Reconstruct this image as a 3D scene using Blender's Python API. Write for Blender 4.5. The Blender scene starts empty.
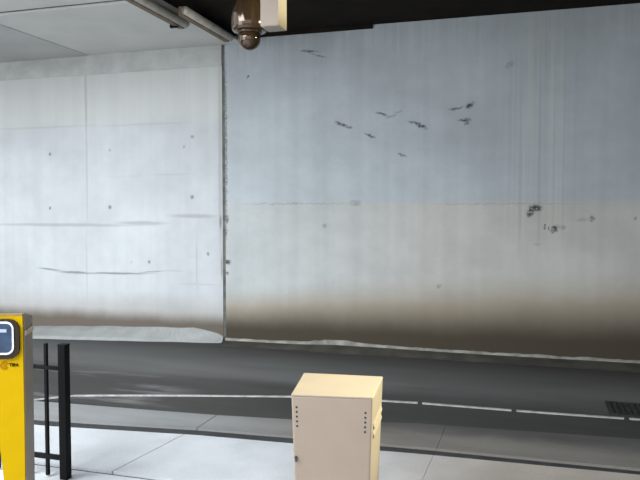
import bpy, bmesh, math, random
from mathutils import Vector, Matrix, noise as mnoise

random.seed(4)
S = bpy.context.scene
COL = S.collection

# ------------------------------------------------------------------ camera
CAM_H = 2.2
cam_d = bpy.data.cameras.new('camera')
cam = bpy.data.objects.new('camera', cam_d)
COL.objects.link(cam)
cam_d.sensor_width = 36.0
cam_d.lens = 36.0 * 686.0 / 640.0
cam.location = (0, 0, CAM_H)
cam.rotation_euler = (math.radians(90) - math.atan(30 / 686.0), 0, math.radians(17.0))
cam_d.clip_end = 300
S.camera = cam

# ------------------------------------------------------------------ world, lights, exposure
S.view_settings.view_transform = 'Standard'
S.view_settings.look = 'None'
S.view_settings.gamma = 1.0
S.view_settings.use_curve_mapping = False
S.view_settings.exposure = 0.72

w = bpy.data.worlds.new('overcast_sky')
S.world = w
w.use_nodes = True
bg = w.node_tree.nodes['Background']
bg.inputs['Color'].default_value = (0.87, 0.94, 1.0, 1)
bg.inputs['Strength'].default_value = 1.18


def area(name, loc, target, size, size_y, power, color):
    d = bpy.data.lights.new(name, 'AREA')
    d.shape = 'RECTANGLE'
    d.size, d.size_y = size, size_y
    d.energy = power
    d.color = color
    o = bpy.data.objects.new(name, d)
    COL.objects.link(o)
    o.location = loc
    o.rotation_euler = (Vector(target) - Vector(loc)).to_track_quat('-Z', 'Y').to_euler()
    return o


# daylight from the open left end, plus an added low fill for the soffit
area('soffit_fill', (-9.5, -2.5, 2.7), (-6.8, 10.4, 2.8), 6, 4, 175, (0.96, 0.98, 1.0))
area('daylight_high', (-6.5, -1.0, 7.0), (-4.0, 7.5, 0.5), 7, 5, 950, (0.93, 0.97, 1.0))
# warm lamp on the right, just beyond the cabinet
sp = bpy.data.lights.new('warm_lamp', 'SPOT')
sp.energy = 1250
sp.color = (0.96, 0.97, 0.66)
sp.spot_size = math.radians(19)
sp.spot_blend = 0.6
sp.shadow_soft_size = 0.15
spo = bpy.data.objects.new('warm_lamp', sp)
COL.objects.link(spo)
spo.location = (1.5, 4.6, 3.5)
spo.rotation_euler = (Vector((-1.05, 3.95, 1.0)) - Vector(spo.location)).to_track_quat('-Z', 'Y').to_euler()
sp2 = sp.copy()
sp2.energy = 1000
sp2.spot_size = math.radians(14)
spo2 = bpy.data.objects.new('warm_lamp_high', sp2)
COL.objects.link(spo2)
spo2.location = (1.7, 6.0, 4.3)
spo2.rotation_euler = (Vector((-2.1, 5.6, 4.15)) - Vector(spo2.location)).to_track_quat('-Z', 'Y').to_euler()


# ------------------------------------------------------------------ node helpers
class G:
    def __init__(self, name, rough=0.9, spec=0.3):
        self.m = bpy.data.materials.new(name)
        self.m.use_nodes = True
        self.nt = self.m.node_tree
        self.b = self.nt.nodes['Principled BSDF']
        self.b.inputs['Roughness'].default_value = rough
        self.b.inputs['Specular IOR Level'].default_value = spec
        self.tc = self.nt.nodes.new('ShaderNodeTexCoord')
        self.P = self.tc.outputs['Object']

    def put(self, sock, v):
        if isinstance(v, bpy.types.NodeSocket):
            self.nt.links.new(v, sock)
        else:
            if sock.type == 'RGBA' and len(v) == 3:
                v = (*v, 1)
            sock.default_value = v

    def math(self, op, a, b=0.0, clamp=False):
        n = self.nt.nodes.new('ShaderNodeMath')
        n.operation = op
        n.use_clamp = clamp
        self.put(n.inputs[0], a)
        self.put(n.inputs[1], b)
        return n.outputs[0]

    def xyz(self, v=None):
        n = self.nt.nodes.new('ShaderNodeSeparateXYZ')
        self.put(n.inputs[0], v or self.P)
        return n.outputs

    def mapping(self, v, loc=(0, 0, 0), rot=(0, 0, 0), scale=(1, 1, 1), kind='POINT'):
        n = self.nt.nodes.new('ShaderNodeMapping')
        n.vector_type = kind
        self.put(n.inputs['Vector'], v)
        n.inputs['Location'].default_value = loc
        n.inputs['Rotation'].default_value = rot
        n.inputs['Scale'].default_value = scale
        return n.outputs[0]

    def noise(self, scale=1.0, stretch=(1, 1, 1), detail=4, rough=0.55, color=False, off=(0, 0, 0)):
        v = self.mapping(self.P, off, (0, 0, 0), stretch)
        n = self.nt.nodes.new('ShaderNodeTexNoise')
        n.inputs['Scale'].default_value = scale
        n.inputs['Detail'].default_value = detail
        n.inputs['Roughness'].default_value = rough
        self.put(n.inputs['Vector'], v)
        return n.outputs['Color' if color else 'Fac']

    def ramp(self, v, a, b, lo=0.0, hi=1.0, smooth=True):
        n = self.nt.nodes.new('ShaderNodeMapRange')
        n.interpolation_type = 'SMOOTHSTEP' if smooth else 'LINEAR'
        self.put(n.inputs['Value'], v)
        self.put(n.inputs['From Min'], a)
        self.put(n.inputs['From Max'], b)
        self.put(n.inputs['To Min'], lo)
        self.put(n.inputs['To Max'], hi)
        return n.outputs['Result']

    def mix(self, fac, a, b, mode='MIX'):
        n = self.nt.nodes.new('ShaderNodeMix')
        n.data_type = 'RGBA'
        n.blend_type = mode
        self.put(n.inputs[0], fac)
        self.put(n.inputs[6], a)
        self.put(n.inputs[7], b)
        return n.outputs[2]

    def vmath(self, op, a, b=None):
        n = self.nt.nodes.new('ShaderNodeVectorMath')
        n.operation = op
        self.put(n.inputs[0], a)
        if b is not None:
            self.put(n.inputs[1], b)
        return n

    def scale_col(self, c, f):
        n = self.vmath('SCALE', c)
        self.put(n.inputs['Scale'], f)
        return n.outputs[0]

    def bump(self, h, strength=0.2, dist=0.01):
        n = self.nt.nodes.new('ShaderNodeBump')
        n.inputs['Strength'].default_value = strength
        n.inputs['Distance'].default_value = dist
        self.put(n.inputs['Height'], h)
        self.nt.links.new(n.outputs[0], self.b.inputs['Normal'])

    def marks(self, lst, warp=0.05, wscale=7.0):
        """soft elliptic marks in the wall plane: (x, z, half length, half height, degrees, strength)"""
        nz = self.noise(wscale, (1, 1, 1), 3, 0.6, color=True)
        d = self.vmath('SUBTRACT', nz, (0.5, 0.5, 0.5)).outputs[0]
        n = self.vmath('SCALE', d)
        n.inputs['Scale'].default_value = warp
        wp = self.vmath('ADD', self.P, n.outputs[0]).outputs[0]
        out = None
        for (x, z, a, b, ang, s) in lst:
            v = self.mapping(wp, (x, 10.39, z), (0, -math.radians(ang), 0), (a, 50, b), 'TEXTURE')
            ln = self.vmath('LENGTH', v).outputs['Value']
            m = self.ramp(ln, 1.0, 0.25, 0.0, s)
            out = m if out is None else self.math('MAXIMUM', out, m)
        return out

    def color(self, c):
        self.put(self.b.inputs['Base Color'], c)
        return self.m


def plain(name, rgb, rough=0.5, metal=0.0, spec=0.5, vary=0.06, scale=14.0, bump=0.0):
    g = G(name, rough, spec)
    g.b.inputs['Metallic'].default_value = metal
    f = g.ramp(g.noise(scale), 0.3, 0.7, 1 - vary, 1 + vary)
    if bump:
        g.bump(g.noise(scale * 6), bump, 0.004)
    return g.color(g.scale_col(rgb, f))


# ------------------------------------------------------------------ wall materials
def wall_right_mat():
    g = G('stained_concrete_right', 0.85, 0.25)
    x, y, z = g.xyz()
    n1 = g.noise(0.9, (1, 1, 1.6), 5)
    n2 = g.noise(5.0, (1, 1, 1), 5)
    zz = g.math('ADD', z, g.math('MULTIPLY', g.math('SUBTRACT', n2, 0.5), 0.05))
    up = g.ramp(zz, 2.28, 2.36)
    c = g.mix(up, g.mix(g.ramp(x, -4.5, -.5), (0.415, 0.435, 0.435), (0.455, 0.445, 0.42)), (0.40, 0.432, 0.455))
    c = g.scale_col(c, g.ramp(n1, 0.3, 0.7, 0.93, 1.06))
    c = g.scale_col(c, g.ramp(n2, 0.3, 0.7, 0.975, 1.025))
    # run-down streaks
    st = g.noise(1.0, (15, 1, 0.12), 3, 0.5)
    band = g.math('MULTIPLY', g.ramp(x, -0.5, -0.1), g.ramp(x, 0.75, 0.3))
    band = g.math('MULTIPLY', band, g.ramp(z, 1.4, 2.2))
    c = g.mix(g.math('MULTIPLY', band, g.ramp(st, 0.5, 0.62, 0, 0.32)), c, (0.50, 0.50, 0.44))
    c = g.mix(g.math('MULTIPLY', band, g.ramp(st, 0.47, 0.36, 0, 0.36)), c, (0.27, 0.28, 0.28))
    st2 = g.noise(1.0, (5, 1, 0.1), 3, 0.5, off=(3, 0, 1))
    c = g.scale_col(c, g.ramp(st2, 0.3, 0.7, 0.96, 1.04))
    topd = g.math('MULTIPLY', g.ramp(z, 4.2, 5.0), g.ramp(st, 0.35, 0.6, 0.0, 0.16))
    c = g.mix(topd, c, (0.2, 0.2, 0.19))
    # splash dirt along the foot, rising to the right
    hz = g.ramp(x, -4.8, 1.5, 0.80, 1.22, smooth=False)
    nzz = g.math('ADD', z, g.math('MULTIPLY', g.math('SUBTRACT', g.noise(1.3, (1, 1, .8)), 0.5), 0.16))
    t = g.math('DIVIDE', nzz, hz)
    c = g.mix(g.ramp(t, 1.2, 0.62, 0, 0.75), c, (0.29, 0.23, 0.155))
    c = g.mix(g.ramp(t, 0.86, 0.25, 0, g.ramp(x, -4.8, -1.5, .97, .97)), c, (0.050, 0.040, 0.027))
    mk = [(-3.36, 4.70, .24, .022, -8, .8), (-3.20, 4.62, .2, .016, -18, .7),
          (-2.82, 3.53, .17, .04, -22, .85), (-2.71, 3.49, .10, .025, -10, .6), (-2.37, 3.34, .13, .03, -28, .8),
          (-2.2, 3.67, .13, .028, -14, .85), (-2.04, 3.63, .12, .03, 20, .5), (-1.93, 3.69, .1, .022, 5, .3),
          (-1.68, 3.52, .13, .032, -12, .85), (-1.58, 3.465, .12, .045, -25, .95), (-1.87, 3.035, .10, .03, -20, .7),
          (-1.06, 3.705, .15, .024, 8, .7), (-0.87, 3.735, .1, .045, 35, 1.), (-0.95, 3.53, .14, .035, 0, .85), (-0.91, 3.49, .06, .045, 30, .8),
          (0.08, 2.235, .13, .06, -8, 1.), (0.01, 2.17, .06, .11, -15, 1.), (0.13, 2.21, .045, .035, -40, .8),
          (0.20, 1.96, .022, .06, 0, .9), (0.27, 1.93, .018, .05, 5, .8), (0.34, 1.935, .06, .065, -20, 1.), (0.44, 1.95, .1, .05, 0, .35),
          (0.31, 1.89, .03, .04, 0, .9), (0.84, 2.08, .04, .08, 0, .6), (0.72, 2.06, .12, .04, 0, .2), (1.4, 2.08, .03, .05, 0, .5),
          (-4.40, 4.37, .035, .035, 0, 1.), (-2.6, 2.31, .13, .07, 0, .35), (-2.9, 3.0, .5, .35, 0, .09), (-3.1, 1.95, .05, .05, 0, .35),
          (-1.3, 1.05, .06, .05, 0, .35), (-4.78, 1.34, .085, .06, 0, 1.), (-4.79, 1.16, .05, .04, 0, .85), (-4.79, 2.05, .05, .12, 0, .8),
          (-4.80, 1.85, .035, .12, 0, .7), (-4.80, 3.2, .045, 2.2, 0, .6), (-0.3, 4.3, .1, .06, 30, .25), (0.1, 1.7, .07, .03, 0, .2),
          (-3.6, 2.30, 1.3, .02, 0, .25), (-0.4, 2.29, 1.6, .016, 0, .2)]
    c = g.mix(g.math('MULTIPLY', g.marks(mk, 0.08, 13), g.ramp(g.noise(18, (1, 1, 1.6), 3), 0.38, 0.52, 0.42, 1.0)), c, (0.04, 0.046, 0.05))
    g.bump(g.noise(26, detail=6), 0.12, 0.01)
    return g.color(c)


def wall_left_mat():
    g = G('pale_concrete_left', 0.85, 0.25)
    x, y, z = g.xyz()
    n1 = g.noise(0.8, (1, 1, 1.3), 5, off=(5, 0, 0))
    n2 = g.noise(4.5, (1, 1, 1), 5)
    c = g.scale_col((0.462, 0.482, 0.495), g.ramp(n1, 0.3, 0.7, 0.93, 1.06))
    c = g.scale_col(c, g.ramp(n2, 0.3, 0.7, 0.975, 1.025))
    # the uppermost pour is a little greyer
    c = g.mix(g.ramp(g.math('ADD', z, g.math('MULTIPLY', n2, .06)), 3.55, 3.95, 0, .6), c, (0.53, 0.53, 0.50))
    st2 = g.noise(1.0, (6, 1, 0.15), 3, 0.5, off=(3, 0, 1))
    c = g.scale_col(c, g.ramp(st2, 0.3, 0.7, 0.97, 1.03))
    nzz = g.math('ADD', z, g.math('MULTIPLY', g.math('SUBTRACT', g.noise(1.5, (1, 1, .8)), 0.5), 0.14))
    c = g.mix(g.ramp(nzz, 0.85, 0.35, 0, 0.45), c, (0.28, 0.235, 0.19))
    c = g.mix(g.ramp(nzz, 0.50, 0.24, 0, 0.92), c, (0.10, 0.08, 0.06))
    j = (0.30, 0.30, 0.30)
    soft = [(-7.47, 4.1, .04, 1.0, 0, .55), (-7.47, 2.9, .03, 1.4, 0, .42), (-7.5, 1.2, .03, .9, 0, .3), (-5.34, 1.3, .03, .75, 0, .35),
            (-8.0, 1.935, 2.2, .045, 0, .62), (-6.4, 1.975, .7, .055, 0, .65), (-5.4, 2.10, .62, .055, 0, .65), (-8.4, 3.68, 1.7, .03, 0, .28),
            (-6.3, 3.66, 1.3, .03, 0, .22), (-5.8, 2.8, .6, .025, 0, .22), (-5.3, .95, .55, .03, 0, .25), (-5.75, 1.17, .3, .03, 0, .25),
            (-4.90, 3.0, .05, 2.4, 0, .6), (-6.7, 2.78, .5, .03, 0, .12)]
    c = g.mix(g.marks(soft, 0.03, 3), c, j)
    dark = [(-8.28, 1.13, .36, .028, -4, .7), (-7.75, 1.085, .5, .034, -1, .75), (-6.9, 1.095, .95, .028, 1, .75), (-6.2, 1.14, .4, .02, 5, .5),
            (-8.234, 3.2, .035, .045, 0, .9), (-8.254, 2.236, .035, .045, 0, .9), (-6.993, 3.24, .03, .04, 0, .5), (-7.01, 2.25, .045, .05, 0, .9),
            (-5.41, 3.418, .045, .045, 0, .65), (-5.562, 3.256, .035, .04, 0, .5), (-5.42, 2.418, .05, .05, 0, .8), (-6.25, 1.307, .04, .045, 0, .8),
            (-5.133, 1.466, .035, .05, 0, .8), (-6.6, 1.3, .03, .03, 0, .35), (-4.9, 2.0, .03, .16, 0, .8), (-4.88, 1.25, .025, .3, 0, .6)]
    c = g.mix(g.marks(dark, 0.03, 6), c, (0.16, 0.17, 0.17))
    g.bump(g.noise(26, detail=6), 0.12, 0.01)
    return g.color(c)


def concrete(name, rgb, vary=0.08, scale=2.0, speck=0.05, bump=0.15):
    g = G(name, 0.9, 0.2)
    c = g.scale_col(rgb, g.ramp(g.noise(scale, detail=5), 0.3, 0.7, 1 - vary, 1 + vary))
    c = g.scale_col(c, g.ramp(g.noise(60, detail=3), 0.3, 0.7, 1 - speck, 1 + speck))
    g.bump(g.noise(40, detail=5), bump, 0.006)
    return g.color(c)


def asphalt_mat():
    g = G('worn_asphalt', 0.8, 0.3)
    x, y, z = g.xyz()
    n = g.noise(1.0, (.35, 1.6, 1), 5)
    yy = g.math('ADD', y, g.math('MULTIPLY', g.math('SUBTRACT', n, 0.5), 0.5))
    # tyre-polished lane in the middle, dirt left along the wall and by the kerb
    lane = g.math('MULTIPLY', g.ramp(yy, 7.7, 8.5), g.ramp(yy, 10.1, 8.7))
    c = g.mix(lane, (0.048, 0.047, 0.044), (0.108, 0.109, 0.106))
    c = g.scale_col(c, g.ramp(n, 0.3, 0.7, 0.85, 1.15))
    c = g.scale_col(c, g.ramp(g.noise(90, detail=2), 0.3, 0.7, 0.85, 1.15))
    pale = g.math('MULTIPLY', g.ramp(g.noise(1.2, (.5, 2.5, 1), 4, off=(0, 2, 0)), .5, .65), g.ramp(x, -3.6, -4.6, 0, .45))
    c = g.mix(g.math('MULTIPLY', pale, g.ramp(y, 8.6, 7.2)), c, (0.3, 0.3, 0.3))
    g.bump(g.noise(120, detail=2), 0.3, 0.004)
    return g.color(c)


def slab_mat():
    """pale paving; daylight put into the colour, bluish left to browner right"""
    g = G('pale_paving', 0.85, 0.25)
    x, y, z = g.xyz()
    c = g.mix(g.ramp(x, -2.6, 0.2), (0.56, 0.58, 0.60), (0.43, 0.38, 0.33))
    c = g.scale_col(c, g.ramp(g.noise(1.5, detail=5), 0.3, 0.7, 0.9, 1.08))
    c = g.scale_col(c, g.ramp(g.noise(60, detail=3), 0.3, 0.7, 0.95, 1.05))
    g.bump(g.noise(40, detail=5), 0.12, 0.005)
    return g.color(c)


def gutter_mat():
    g = G('grey_gutter_concrete', 0.85, 0.25)
    x, y, z = g.xyz()
    c = g.mix(g.ramp(x, -3.6, -1.5), (0.25, 0.255, 0.255), (0.19, 0.177, 0.158))
    yy = g.math('ADD', y, g.math('MULTIPLY', g.math('SUBTRACT', g.noise(2.0, (.6, 1, 1)), .5), .5))
    c = g.mix(g.ramp(yy, 6.5, 6.95, 0, g.ramp(x, -3.3, -1.6, 0, .85)), c, (0.075, 0.073, 0.07))
    c = g.scale_col(c, g.ramp(g.noise(1.6, (.5, 1.5, 1), detail=5), 0.3, 0.7, 0.88, 1.1))
    c = g.scale_col(c, g.ramp(g.noise(70, detail=3), 0.3, 0.7, 0.93, 1.07))
    g.bump(g.noise(50, detail=4), 0.15, 0.005)
    return g.color(c)


M = {
    'wall_r': wall_right_mat(), 'wall_l': wall_left_mat(), 'asphalt': asphalt_mat(), 'slab': slab_mat(), 'gutter': gutter_mat(),
    'asphalt_dark': concrete('dark_asphalt_edge', (0.062, 0.058, 0.050), .25, 3),
    'soffit': concrete('soffit_concrete', (0.66, 0.655, 0.63), .05, 1.2, .03, .05),
    'soffit_shade': concrete('soffit_concrete_shaded', (0.52, 0.52, 0.51), .05, 1.2, .03, .05),  # darker copy of the soffit colour, with the panel's shading painted in
    'band': concrete('wall_head_concrete', (0.43, 0.435, 0.425), .1, 3, .04),
    'dark_ceiling': plain('dark_brown_ceiling', (0.014, 0.0105, 0.0085), .9, spec=.1, vary=.2, scale=2),
    'dark_steel': plain('dark_rusty_steel', (0.035, 0.035, 0.037), .6, vary=.3, scale=5),
    'grate': plain('dirty_cast_iron', (0.030, 0.029, 0.027), .75, spec=.2, vary=.3, scale=8),
    'joint': plain('joint_filler', (0.11, 0.11, 0.10), .9, vary=.3, scale=6),
    'bench': concrete('clean_concrete_foot', (0.30, 0.31, 0.305), .08, 3.5),
    'pipe': plain('galvanised_pipe', (0.50, 0.455, 0.39), .5, 0.0, vary=.15, scale=6),
    'pipe_brown': plain('rusty_angle', (0.17, 0.115, 0.07), .6, 0.1, vary=.25, scale=6),
    'white_paint': plain('white_kerb_paint', (0.34, 0.34, 0.335), .7, vary=.25, scale=9),
    'cream': plain('cream_powder_coat', (0.280, 0.222, 0.174), .5, vary=.03, scale=5),
    'hole': plain('dark_opening', (0.02, 0.018, 0.016), .8),
    'black': plain('black_painted_steel', (0.0045, 0.0045, 0.005), .6, spec=.12, vary=.15),
    'yellow': plain('yellow_enamel', (0.40, 0.248, 0.0015), .6, spec=.04, vary=.03, scale=6),
    'taupe': plain('taupe_metal', (0.30, 0.25, 0.21), .5, vary=.06, scale=6),
    'bezel': plain('dark_bezel', (0.022, 0.015, 0.011), .5, spec=.15),
    'silver': plain('silver_rim', (0.75, 0.76, 0.8), .25, 0.4),
    'screen': plain('blue_grey_glass', (0.030, 0.048, 0.085), .2, spec=.25, vary=.2),
    'ink': plain('brown_ink', (0.02, 0.012, 0.003), .7, spec=.05),
    'orange': plain('orange_mark', (0.26, 0.12, 0.003), .7, spec=.05),
    'bronze': plain('glossy_bronze_shell', (0.065, 0.038, 0.020), .13, 0.45, spec=.8, vary=.1, scale=5),
    'bronze_dome': plain('smoked_dome', (0.06, 0.035, 0.018), .07, 0.45, spec=.8, vary=.1, scale=5),
    'steel': plain('bright_steel', (0.5, 0.5, 0.5), .3, .8),
}


# ------------------------------------------------------------------ object helpers
def link(name, bm, mat, parent=None, smooth=False):
    me = bpy.data.meshes.new(name)
    bmesh.ops.recalc_face_normals(bm, faces=bm.faces)
    bm.to_mesh(me)
    bm.free()
    o = bpy.data.objects.new(name, me)
    COL.objects.link(o)
    me.materials.append(mat)
    if smooth:
        for p in me.polygons:
            p.use_smooth = True
    if parent:
        o.parent = parent
    return o


def struct(name, bm, mat):
    o = link(name, bm, mat)
    o['kind'] = 'structure'
    return o


def tag(o, label, cat, group=None):
    o['label'], o['category'] = label, cat
    if group:
        o['group'] = group
    return o


def thing(name, label, cat, loc, rz=0.0, group=None):
    o = bpy.data.objects.new(name, None)
    COL.objects.link(o)
    o.empty_display_size = .1
    o.location = loc
    o.rotation_euler = (0, 0, rz)
    return tag(o, label, cat, group)


def box(bm, x0, x1, y0, y1, z0, z1, bev=0.0, seg=2):
    vs = [bm.verts.new((x, y, z)) for z in (z0, z1) for y in (y0, y1) for x in (x0, x1)]
    fs = [bm.faces.new([vs[i] for i in q]) for q in
          ((0, 2, 3, 1), (4, 5, 7, 6), (0, 1, 5, 4), (2, 6, 7, 3), (0, 4, 6, 2), (1, 3, 7, 5))]
    if bev:
        es = {e for f in fs for e in f.edges}
        bmesh.ops.bevel(bm, geom=list(es), offset=bev, segments=seg, profile=.5, affect='EDGES')
    return bm


def B(*a, **k):
    return box(bmesh.new(), *a, **k)


def hexa(bm, bot, top, bev=0.0):
    """eight corners: bot and top are (fl, fr, br, bl)"""
    vb = [bm.verts.new(v) for v in bot]
    vt = [bm.verts.new(v) for v in top]
    bm.faces.new(vb[::-1])
    bm.faces.new(vt)
    for i in range(4):
        k = (i + 1) % 4
        bm.faces.new((vb[i], vb[k], vt[k], vt[i]))
    if bev:
        bmesh.ops.bevel(bm, geom=list(bm.edges), offset=bev, segments=3, profile=.5, affect='EDGES')
    return bm


def prism_y(bm, pts, y0, y1, bev=0.0):
    """outline in x,z extruded along y"""
    a = [bm.verts.new((p[0], y0, p[1])) for p in pts]
    b = [bm.verts.new((p[0], y1, p[1])) for p in pts]
    bm.faces.new(a)
    bm.faces.new(b[::-1])
    n = len(pts)
    for i in range(n):
        k = (i + 1) % n
        bm.faces.new((a[i], b[i], b[k], a[k]))
    if bev:
        es = [e for e in bm.edges if abs(e.verts[0].co.y - e.verts[1].co.y) < 1e-6]
        bmesh.ops.bevel(bm, geom=es, offset=bev, segments=2, profile=.5, affect='EDGES')
    return bm


def lathe(bm, prof, seg=32):
    rings = []
    for r, z in prof:
        if r < 1e-5:
            rings.append([bm.verts.new((0, 0, z))])
        else:
            rings.append([bm.verts.new((r * math.cos(2 * math.pi * i / seg), r * math.sin(2 * math.pi * i / seg), z)) for i in range(seg)])
    for a, b in zip(rings, rings[1:]):
        for i in range(seg):
            k = (i + 1) % seg
            if len(a) == 1:
                bm.faces.new((a[0], b[k], b[i]))
            elif len(b) == 1:
                bm.faces.new((a[i], a[k], b[0]))
            else:
                bm.faces.new((a[i], a[k], b[k], b[i]))
    return bm


def tube(bm, p0, p1, r, seg=16):
    p0, p1 = Vector(p0), Vector(p1)
    d = p1 - p0
    mt = Matrix.Translation((p0 + p1) / 2) @ d.to_track_quat('Z', 'Y').to_matrix().to_4x4()
    bmesh.ops.create_cone(bm, cap_ends=True, segments=seg, radius1=r, radius2=r, depth=d.length, matrix=mt)
    return bm


def rrect(w, h, r, n=7, cx=0, cz=0):
    pts = []
    for sx, sz, a0 in ((1, 1, 0), (-1, 1, 90), (-1, -1, 180), (1, -1, 270)):
        for i in range(n):
            a = math.radians(a0 + 90 * i / (n - 1))
            pts.append((cx + sx * (w / 2 - r) + r * math.cos(a), cz + sz * (h / 2 - r) + r * math.sin(a)))
    return pts


# ------------------------------------------------------------------ setting
YW = 10.39
TOP = 5.03
XJ = -4.835          # upright expansion joint in the wall
struct('wall_back_left', B(-17, XJ - .026, YW, YW + .4, -.1, 5.4), M['wall_l'])
struct('wall_back_right', B(XJ + .026, 9.0, YW, YW + .4, -.1, 5.4), M['wall_r'])
struct('trim_1', B(XJ - .0259, XJ + .0259, YW + .006, YW + .3, -.05, 5.2), M['joint'])
# greyer concrete band along the head of the left wall
bm = bmesh.new()
box(bm, -17, XJ - .03, YW - .012, YW - .0005, 4.56, 4.9)
struct('trim_2', bm, M['band'])
struct('unseen_wall_right', B(9.0, 9.4, -7, YW + .4, -.1, 5.4), M['bench'])  # unseen end wall, added so the light darkens towards the right

# ceilings: pale soffit panels at the left, a dark deck to the right
struct('ceiling_soffit_shaded', B(-17, -7.396, 7.93, YW + .2, 4.885, 5.3), M['soffit_shade'])
bm = B(-7.395, -4.78, 7.93, YW + .2, 4.90, 5.3)
struct('ceiling_soffit_pale', bm, M['soffit'])
struct('ceiling_soffit_corner', B(-4.779, -4.50, 8.93, YW + .2, 4.90, 4.925), M['soffit'])
struct('ceiling_soffit_near', B(-17, -4.78, 6.3, 7.80, 4.90, 5.3), M['soffit'])
struct('trim_3', B(-17, -4.79, 7.78, 7.95, 4.93, 5.28), M['joint'])
struct('ceiling_deck', B(-4.92, 9.2, 3.2, YW + .2, TOP, 5.5), M['dark_ceiling'])
struct('sky_blocker', B(-3.4, 9.2, 0.3, 3.19, TOP, 5.5), M['dark_ceiling'])  # added out of view to keep high sky light off the cabinet front
struct('trim_4', B(-4.55, -2.33, YW - .05, YW - .002, TOP - .06, TOP + .05), M['dark_ceiling'])

# ground
struct('floor_road', B(-30, 12, 6.62, 10.60, -.3, 0.0), M['asphalt'])
struct('floor_base', B(-30, 12, -14, 6.62, -.4, -.05), M['asphalt_dark'])


def poly_floor(name, pts, z0, z1, mat):
    bm = bmesh.new()
    a = [bm.verts.new((x, y, z0)) for x, y in pts]
    b = [bm.verts.new((x, y, z1)) for x, y in pts]
    bm.faces.new(a[::-1])
    bm.faces.new(b)
    n = len(pts)
    for i in range(n):
        k = (i + 1) % n
        bm.faces.new((a[i], a[k], b[k], b[i]))
    return struct(name, bm, mat)


# grey gutter strip; its far edge wanders, joints every 2.38 m
GF = [(-9.0, 6.35), (-5.41, 6.48), (-4.885, 6.515), (-3.95, 6.558), (-3.17, 6.60), (-2.27, 6.70), (-1.05, 6.95), (-.79, 6.96), (1.04, 7.08), (1.6, 7.1), (9, 7.5)]


def interp(tab, x):
    for (xa, ya), (xb, yb) in zip(tab, tab[1:]):
        if xa <= x <= xb:
            return ya + (yb - ya) * (x - xa) / (xb - xa)
    return tab[0][1] if x < tab[0][0] else tab[-1][1]


SE = [(-9, 5.55), (-4.6, 5.80), (-4.37, 5.83), (-3.1, 5.98), (-2.07, 6.03), (-.94, 6.10), (.92, 6.15), (9, 6.6)]   # near edge of the dark channel

def chan(x):
    return max(.11, min(.17, .13 - .02 * x))


def gap(x):
    return .0045 if x < -2 else .0016


joints = [-9, -7.93, -5.55, -3.17, -.79, 1.59, 3.97, 9]
for i, (xa, xb) in enumerate(zip(joints, joints[1:])):
    xs = [xa + gap(xa)] + [p[0] for p in GF if xa + .02 < p[0] < xb - .02] + [xb - gap(xb)]
    far = [(x, interp(GF, x)) for x in xs]
    nr = [(x, interp(SE, x) + chan(x)) for x in xs]
    poly_floor('floor_gutter' if i == 0 else 'floor_gutter.%03d' % i, nr + far[::-1], -.12, .012, M['gutter'])
# dark channel between gutter and paving
xs = [-9, -6, -4.4, -3.1, -2.0, -.9, .9, 4, 9]
poly_floor('trim_5', [(x, interp(SE, x) - .0) for x in xs] + [(x, interp(SE, x) + chan(x)) for x in xs[::-1]], -.12, -.012, M['dark_steel'])
# pale paving slabs
NE = 4.93
for i, (xa, xb) in enumerate(zip(joints, joints[1:])):
    skew = {-3.17: (-.165, -.05), -.79: (-.03, -.012)}
    na, fa = skew.get(xa, (-.02, -.02))
    nb, fb = skew.get(xb, (-.02, -.02))
    xa2, xb2 = xa + gap(xa) + fa, xb - gap(xb) + fb
    xs = [xa2] + [p[0] for p in SE if xa2 + .02 < p[0] < xb2 - .02] + [xb2]
    far = [(x, interp(SE, x)) for x in xs]
    poly_floor('floor_paving' if i == 0 else 'floor_paving.%03d' % i, [(xa + gap(xa) + na, NE), (xb - gap(xb) + nb, NE)] + far[::-1], -.12, 0.0, M['slab'])
poly_floor('trim_6', [(-9, NE - .07), (9, NE - .07), (9, NE), (-9, NE)], -.12, -.025, M['dark_steel'])
struct('floor_island', B(-9, 9, -6, NE - .07, -.2, 0.0), M['slab'])

# concrete foot left of the joint: a low sloping bench
tab_f = [(-12, 9.45), (-9, 9.55), (-7.4, 9.83), (-6.2, 10.05), (-5.2, 10.22), (-4.8, 10.33)]
tab_t = [(-12, .06), (-9, .06), (-7.6, .14), (-6, .20), (-5.4, .22), (-4.95, .15), (-4.8, .08)]
bm = bmesh.new()
rows = []
N = 90
for i in range(N + 1):
    x = -12 + (XJ - .02 + 12) * i / N
    nz = mnoise.noise(Vector((x * 2.2, 0, 0)))
    t = interp(tab_t, x) + .012 * nz
    f = interp(tab_f, x) + .03 * mnoise.noise(Vector((x * 1.7, 5, 0)))
    rows.append([bm.verts.new(v) for v in ((x, YW + .02, t), (x, YW - .03, t - .005), (x, f + .05, .045), (x, f, 0), (x, f, -.04), (x, YW + .02, -.04))])
for a, b in zip(rows, rows[1:]):
    for k in range(6):
        m = (k + 1) % 6
        bm.faces.new((a[k], b[k], b[m], a[m]))
bm.faces.new(rows[0])
bm.faces.new(rows[-1][::-1])
struct('baseboard_left', bm, M['bench'])
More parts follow.
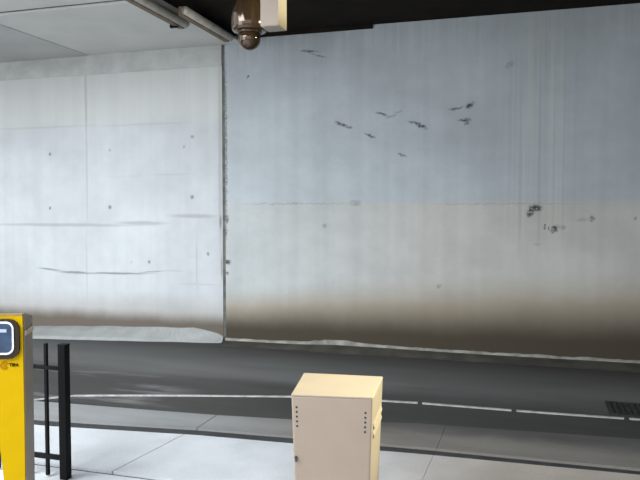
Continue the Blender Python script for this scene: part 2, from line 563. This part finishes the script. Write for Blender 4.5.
# right of the joint: ragged pale ledge with dark asphalt banked up below it
tab_z = [(-4.84, .05), (-3.6, .06), (-2.9, .085), (-2.3, .085), (-1.2, .075), (0, .075), (1.6, .08), (9, .10)]
bmA, bmB = bmesh.new(), bmesh.new()
ra, rb = [], []
N = 160
for i in range(N + 1):
    x = XJ + .02 + (9 - .02 - XJ - .02) * i / N
    z = interp(tab_z, x)
    n1 = mnoise.noise(Vector((x * 3.1, 1, 0))) * .5 + mnoise.noise(Vector((x * 9, 3, 0))) * .3
    hgt = max(.004, .024 + .045 * n1 + .04 * math.exp(-((x + 2.9) / .45) ** 2))
    prot = max(.004, .028 + .05 * n1)
    ra.append([bmA.verts.new(v) for v in ((x, YW + .01, z + hgt), (x, YW - prot * .5, z + hgt * .8), (x, YW - prot - .012, z - .02), (x, YW + .01, z - .05))])
    fr = .30 + .06 * mnoise.noise(Vector((x * 1.3, 9, 0)))
    rb.append([bmB.verts.new(v) for v in ((x, YW + .01, z - .02), (x, YW - .06, z - .012 + .01 * n1), (x, YW - .2, z * .45), (x, YW - fr, .002), (x, YW - fr, -.04), (x, YW + .01, -.04))])
for bm_, rr, n in ((bmA, ra, 4), (bmB, rb, 6)):
    for a, b in zip(rr, rr[1:]):
        for k in range(n):
            m = (k + 1) % n
            bm_.faces.new((a[k], b[k], b[m], a[m]))
    bm_.faces.new(rr[0])
    bm_.faces.new(rr[-1][::-1])
struct('baseboard_right', bmA, concrete('dirty_ledge', (0.25, 0.24, 0.215), .3, 5))
struct('trim_7', bmB, M['asphalt_dark'])

# ------------------------------------------------------------------ pipes along the soffit edge


def edge_pipe(name, p0, p1, r, label, clip=None):
    t = thing(name, label, 'pipe', ((p0[0] + p1[0]) / 2, (p0[1] + p1[1]) / 2, p0[2] - r))
    off = Vector(t.location)
    a, b = Vector(p0) - off, Vector(p1) - off
    link('tube', tube(bmesh.new(), a, b, r, 20), M['pipe'], t, True)
    d = (b - a).normalized()
    s = Vector((d.y, -d.x, 0))
    bm = bmesh.new()
    o = -s * (r * .9)
    hexa(bm, [a + o - s * .05 + Vector((0, 0, -r * 1.15)), a + o + s * .03 + Vector((0, 0, -r * 1.15)), b + o + s * .03 + Vector((0, 0, -r * 1.15)), b + o - s * .05 + Vector((0, 0, -r * 1.15))],
         [a + o - s * .05 + Vector((0, 0, r)), a + o + s * .03 + Vector((0, 0, r)), b + o + s * .03 + Vector((0, 0, r)), b + o - s * .05 + Vector((0, 0, r))])
    link('support_angle', bm, M['pipe_brown'], t)
    if clip is not None:
        c = a + (b - a) * clip
        bm = bmesh.new()
        box(bm, c.x - r - .10, c.x - r + .02, c.y - .02, c.y + .02, c.z - r - .03, c.z + r)
        link('clip', bm, M['black'], t)
    return t


edge_pipe('soffit_pipe', (-4.715, 6.6, 4.86), (-4.745, 8.95, 4.86), .058,
          'grey pipe along the soffit edge at the top left, with a small dark clip', .93)
edge_pipe('soffit_pipe', (-4.43, 8.34, 4.86), (-4.455, 9.85, 4.86), .055,
          'grey pipe running to the top of the upright wall joint')

# ------------------------------------------------------------------ white kerb strips along the road
WL = [(-9.0, 5.9), (-5.47, 6.53), (-5.12, 6.834), (-4.5, 7.03), (-3.93, 7.2), (-2.674, 7.537), (-1.98, 7.655), (-1.19, 7.715), (-.15, 7.725), (.44, 7.745), (1.0, 7.77), (2.4, 7.85), (6, 8.1)]


def strip(x0, x1, label):
    xs = [x0] + [p[0] for p in WL if x0 + .03 < p[0] < x1 - .03] + [x1]
    n = 3
    fine = []
    for a, b in zip(xs, xs[1:]):
        fine += [a + (b - a) * i / n for i in range(n)]
    fine.append(x1)
    bm = bmesh.new()
    rr = []
    for x in fine:
        y = interp(WL, x)
        rr.append([bm.verts.new(v) for v in ((x, y - .024, 0.0), (x, y - .019, .012), (x, y + .019, .012), (x, y + .024, 0.0))])
    for a, b in zip(rr, rr[1:]):
        for k in range(4):
            m = (k + 1) % 4
            bm.faces.new((a[k], b[k], b[m], a[m]))
    bm.faces.new(rr[0])
    bm.faces.new(rr[-1][::-1])
    return tag(link('kerb_strip', bm, M['white_paint']), label, 'kerb', 'white kerb strips along the road')


strip(-8.0, -1.195, 'longest white kerb strip, running from behind the black fence to behind the cream cabinet')
strip(-1.14, -.165, 'first short white kerb strip right of the cream cabinet')
strip(-.115, .975, 'white kerb strip in front of the dark drain grate, second right of the cabinet')
strip(1.03, 4.0, 'white kerb strip at the right edge of the photo, cut off by it')

# drain grate by the kerb
t = thing('drain_grate', 'dark iron drain grate in the road at the far right', 'drain', (1.37, 8.12, 0))
bm = bmesh.new()
for a in ((-.52, .52, -.26, -.215), (-.52, .52, .215, .26), (-.52, -.475, -.215, .215), (.475, .52, -.215, .215)):
    box(bm, *a, 0.0, .02)
link('frame', bm, M['grate'], t)
link('pit', B(-.475, .475, -.215, .215, 0.0, .004), M['hole'], t)
for i in range(15):
    x = -.43 + i * .86 / 14
    link('bar', B(x - .017, x + .017, -.215, .215, .004, .018), M['grate'], t)

# ------------------------------------------------------------------ cream cabinet
cab = thing('control_cabinet', 'cream metal cabinet with rows of vent holes standing on the paving', 'cabinet', (-1.10, 3.95, 0), 0)
o = Vector(cab.location)
HC = 1.15
tf = [(-1.292, 3.658), (-.828, 3.730), (-.874, 4.222), (-1.385, 4.170)]
ctr = Vector((sum(p[0] for p in tf) / 4, sum(p[1] for p in tf) / 4))


def cab_pt(i, z, grow=0.0):
    k = 1 - .15 * (HC - z) / HC + grow
    p = ctr + (Vector(tf[i]) - ctr) * k
    return Vector((p.x - o.x, p.y - o.y, z))


def cab_hex(z0, z1, grow, bev):
    return hexa(bmesh.new(), [cab_pt(i, z0, grow) for i in range(4)], [cab_pt(i, z1, grow) for i in range(4)], bev)


link('body', cab_hex(.04, HC - .012, -.006, .006), M['cream'], cab)
link('plinth', cab_hex(0, .04, -.06, .003), M['dark_steel'], cab)
link('lid', cab_hex(HC - .016, HC, .0, .007), M['cream'], cab)


def face_pt(i, k, u, z, out=0.0, grow=-.006):
    """point on the face between corners i and k"""
    a, b = cab_pt(i, z, grow), cab_pt(k, z, grow)
    p = a + (b - a) * u
    d = (b - a).normalized()
    n = Vector((d.y, -d.x, 0))
    return p + n * out


def face_plate(i, k, u0, u1, z0, z1, t0, t1, bev=0.0):
    bm = bmesh.new()
    q = [(u0, z0), (u1, z0), (u1, z1), (u0, z1)]
    f = [face_pt(i, k, u, z, t1) for u, z in q]
    b = [face_pt(i, k, u, z, t0) for u, z in q]
    return hexa(bm, f, b, bev)


door = link('door', face_plate(0, 1, .02, .98, .07, HC - .018, -.002, .003, .0012), M['cream'], cab)
hole_me = None
for u, z0 in ((.062, 1.075), (.915, 1.058)):
    for j in range(5):
        z = z0 - j * .0275
        bm = bmesh.new()
        c = face_pt(0, 1, u, z, .0042)
        d = (face_pt(0, 1, 1, z) - face_pt(0, 1, 0, z)).normalized()
        n = Vector((d.y, -d.x, 0))
        tube(bm, c - n * .006, c + n * .0, .0065, 12)
        link('vent_hole', bm, M['hole'], door)
c = face_pt(0, 1, .032, .78, .004)
lk = link('lock', tube(bmesh.new(), c - n * .004, c + n * .006, .009, 16), M['dark_steel'], door)
link('latch_tab', B(c.x - .002, c.x + .008, c.y - .010, c.y - .005, c.z - .022, c.z + .003), M['dark_steel'], door)
# folded louvre on the right side
bm = bmesh.new()
for dz in (0, -.05):
    zl = .985 + dz
    hexa(bm, [face_pt(1, 2, .10, zl - .04, .0), face_pt(1, 2, .90, zl - .04, .0), face_pt(1, 2, .90, zl - .036, .009), face_pt(1, 2, .10, zl - .036, .009)],
         [face_pt(1, 2, .10, zl, .0), face_pt(1, 2, .90, zl, .0), face_pt(1, 2, .90, zl - .026, .009), face_pt(1, 2, .10, zl - .026, .009)])
link('louvre', bm, M['cream'], cab)

# ------------------------------------------------------------------ yellow ticket machine
RZ = math.radians(22.5)
tm = thing('ticket_machine', 'yellow ticket machine with a dark card reader beside the black fence', 'ticket machine', (-3.582, 4.2, 0), RZ)
# local x runs along the front (0 = its right edge), local y into the body
HM = 1.435


def outline(inset=0.0, drop=0.0):
    L = [(-.285, 0), (-.255, 0)]
    left = [(-.250, HM), (-.250, 1.1), (-.249, .95), (-.240, .80), (-.220, .66), (-.196, .50), (-.170, .25), (-.155, 0)]
    right = [(-.004, 0), (-.002, .6), (0, HM)]
    pts = [(x + inset, z) for x, z in left] + [(x - inset, z) for x, z in right]
    pts = [(x, min(max(z, .0 + inset), HM - inset)) for x, z in pts]
    return pts


bm = bmesh.new()
pts = outline()
a = [bm.verts.new((x, 0, z)) for x, z in pts]
b = [bm.verts.new((x, .19, z - (.045 if z > 1.3 else 0))) for x, z in pts]
bm.faces.new(a)
bm.faces.new(b[::-1])
for i in range(len(pts)):
    k = (i + 1) % len(pts)
    bm.faces.new((a[i], b[i], b[k], a[k]))
link('body', bm, M['taupe'], tm)
fp = link('front_panel', prism_y(bmesh.new(), outline(.004), -.018, .0, .004), M['yellow'], tm)
link('top_trim', B(-.246, -.004, -.019, .003, HM - .020, HM - .002, .003), plain('shaded_yellow', (0.24, 0.16, 0.05), .6, spec=.1), tm)  # edge of the yellow panel, its shade put into the colour
# pale slanting band on the side
bm = bmesh.new()
hexa(bm, [(.0, .015, 1.265), (.008, .015, 1.265), (.008, .188, 1.275), (.0, .188, 1.275)], [(.0, .015, 1.30), (.006, .015, 1.30), (.006, .188, 1.32), (.0, .188, 1.32)])
link('side_band', bm, plain('pale_band', (0.62, 0.52, 0.38), .5), tm)
RX, RZ2 = -.135, 1.250
rd = link('card_reader', prism_y(bmesh.new(), rrect(.210, .295, .075, 10, RX + .004, RZ2), -.040, -.0181, .006), M['bezel'], tm)
link('rim', prism_y(bmesh.new(), rrect(.150, .245, .052, 10, RX - .002, RZ2 + .008), -.047, -.0401, .003), M['silver'], rd)
link('screen', prism_y(bmesh.new(), rrect(.122, .215, .040, 10, RX - .002, RZ2 + .009), -.051, -.0471, .002), M['screen'], rd)
link('screen_glint', B(RX - .036, RX + .026, -.0535, -.0511, RZ2 + .052, RZ2 + .076, .001), plain('pale_glint', (.30, .35, .5), .3), rd)  # light reflection on the upper screen, drawn as a pale plate


def text_mesh(body, size, depth):
    cu = bpy.data.curves.new('t', 'FONT')
    cu.body = body
    cu.size = size
    cu.extrude = depth
    cu.offset = .0012
    cu.align_x, cu.align_y = 'LEFT', 'CENTER'
    ob = bpy.data.objects.new('t', cu)
    COL.objects.link(ob)
    dg = bpy.context.evaluated_depsgraph_get()
    me = bpy.data.meshes.new_from_object(ob.evaluated_get(dg))
    bpy.data.objects.remove(ob)
    return me


# swirl mark and lettering under the reader
bm = bmesh.new()
LX, LZ = -.141, 1.050
for r0, r1, a0, a1 in ((.020, .031, 20, 330), (.004, .014, 200, 500)):
    n = 26
    ring = []
    for i in range(n + 1):
        an = math.radians(a0 + (a1 - a0) * i / n)
        ring.append([bm.verts.new((LX + r * math.cos(an), y, LZ + r * math.sin(an))) for r, y in ((r0, -.0215), (r1, -.0215), (r1, -.0181), (r0, -.0181))])
    for p, q in zip(ring, ring[1:]):
        for k in range(4):
            m = (k + 1) % 4
            bm.faces.new((p[k], q[k], q[m], p[m]))
    bm.faces.new(ring[0])
    bm.faces.new(ring[-1][::-1])
link('emblem', bm, M['orange'], fp)
me = text_mesh('TIBA', .032, .0015)
me.materials.append(M['ink'])
lt = bpy.data.objects.new('lettering', me)
COL.objects.link(lt)
lt.parent = fp
lt.location = (LX + .036, -.0199, LZ + .002)
lt.rotation_euler = (math.radians(90), 0, 0)

# ------------------------------------------------------------------ black fence
FY = 4.65
fe = thing('metal_fence', 'black steel bar fence beside the yellow ticket machine', 'fence', (-3.612, FY, 0))
HF = 1.108
post = link('post', B(-.034, .034, 0, .066, 0, HF - .004, .003), M['black'], fe)
link('post_cap', B(-.036, .036, -.002, .068, HF - .004, HF + .004, .001), M['black'], post)
for z, h in ((.895, .030), (.150, .040)):
    link('rail', B(-1.30, -.034, .017, .045, z, z + h, .002), M['black'], fe)
for i in range(7):
    x = -.171 - i * .165
    link('bar', B(x - .013, x + .013, .018, .044, .012, HF, .002), M['black'], fe)
link('post', B(-1.364, -1.30, 0, .062, 0, HF, .003), M['black'], fe)

# ------------------------------------------------------------------ things under the ceiling
dm = thing('dome_camera', 'glossy bronze dome camera hanging below the dark ceiling', 'security camera', (-2.522, 6.0, 3.69))
zt = TOP - 3.69
link('housing', lathe(bmesh.new(), [(.0, .172), (.118, .170), (.150, .168), (.163, .185), (.166, .24), (.165, .31), (.155, .37), (.128, .43), (.095, .475), (.075, .52), (.06, .60), (.0, .60)], 40), M['bronze'], dm, True)
link('collar', lathe(bmesh.new(), [(.0, .150), (.112, .150), (.118, .158), (.118, .176), (.0, .176)], 40), M['bronze'], dm, True)
link('dome', lathe(bmesh.new(), [(.0, .0)] + [(.104 * math.sin(math.radians(a)), .104 - .104 * math.cos(math.radians(a))) for a in range(9, 91, 9)] + [(.106, .150), (.0, .150)], 40), M['bronze_dome'], dm, True)
link('pendant_pole', tube(bmesh.new(), (0, 0, .595), (0, 0, zt), .03), M['bronze'], dm, True)
link('ceiling_plate', tube(bmesh.new(), (0, 0, zt - .02), (0, 0, zt), .09), M['bronze'], dm, True)

hb = thing('hanging_box', 'narrow cream box hanging from the ceiling in front of the dome camera', 'box', (-2.132, 5.59, 3.757))
link('body', B(-.080, .084, -.09, .12, .004, .46, .004), M['cream'], hb)
link('base_plate', B(-.074, .074, -.087, .087, 0, .004), M['taupe'], hb)
link('hanger', tube(bmesh.new(), (0, 0, .46), (0, 0, TOP - 3.757), .022), M['steel'], hb, True)
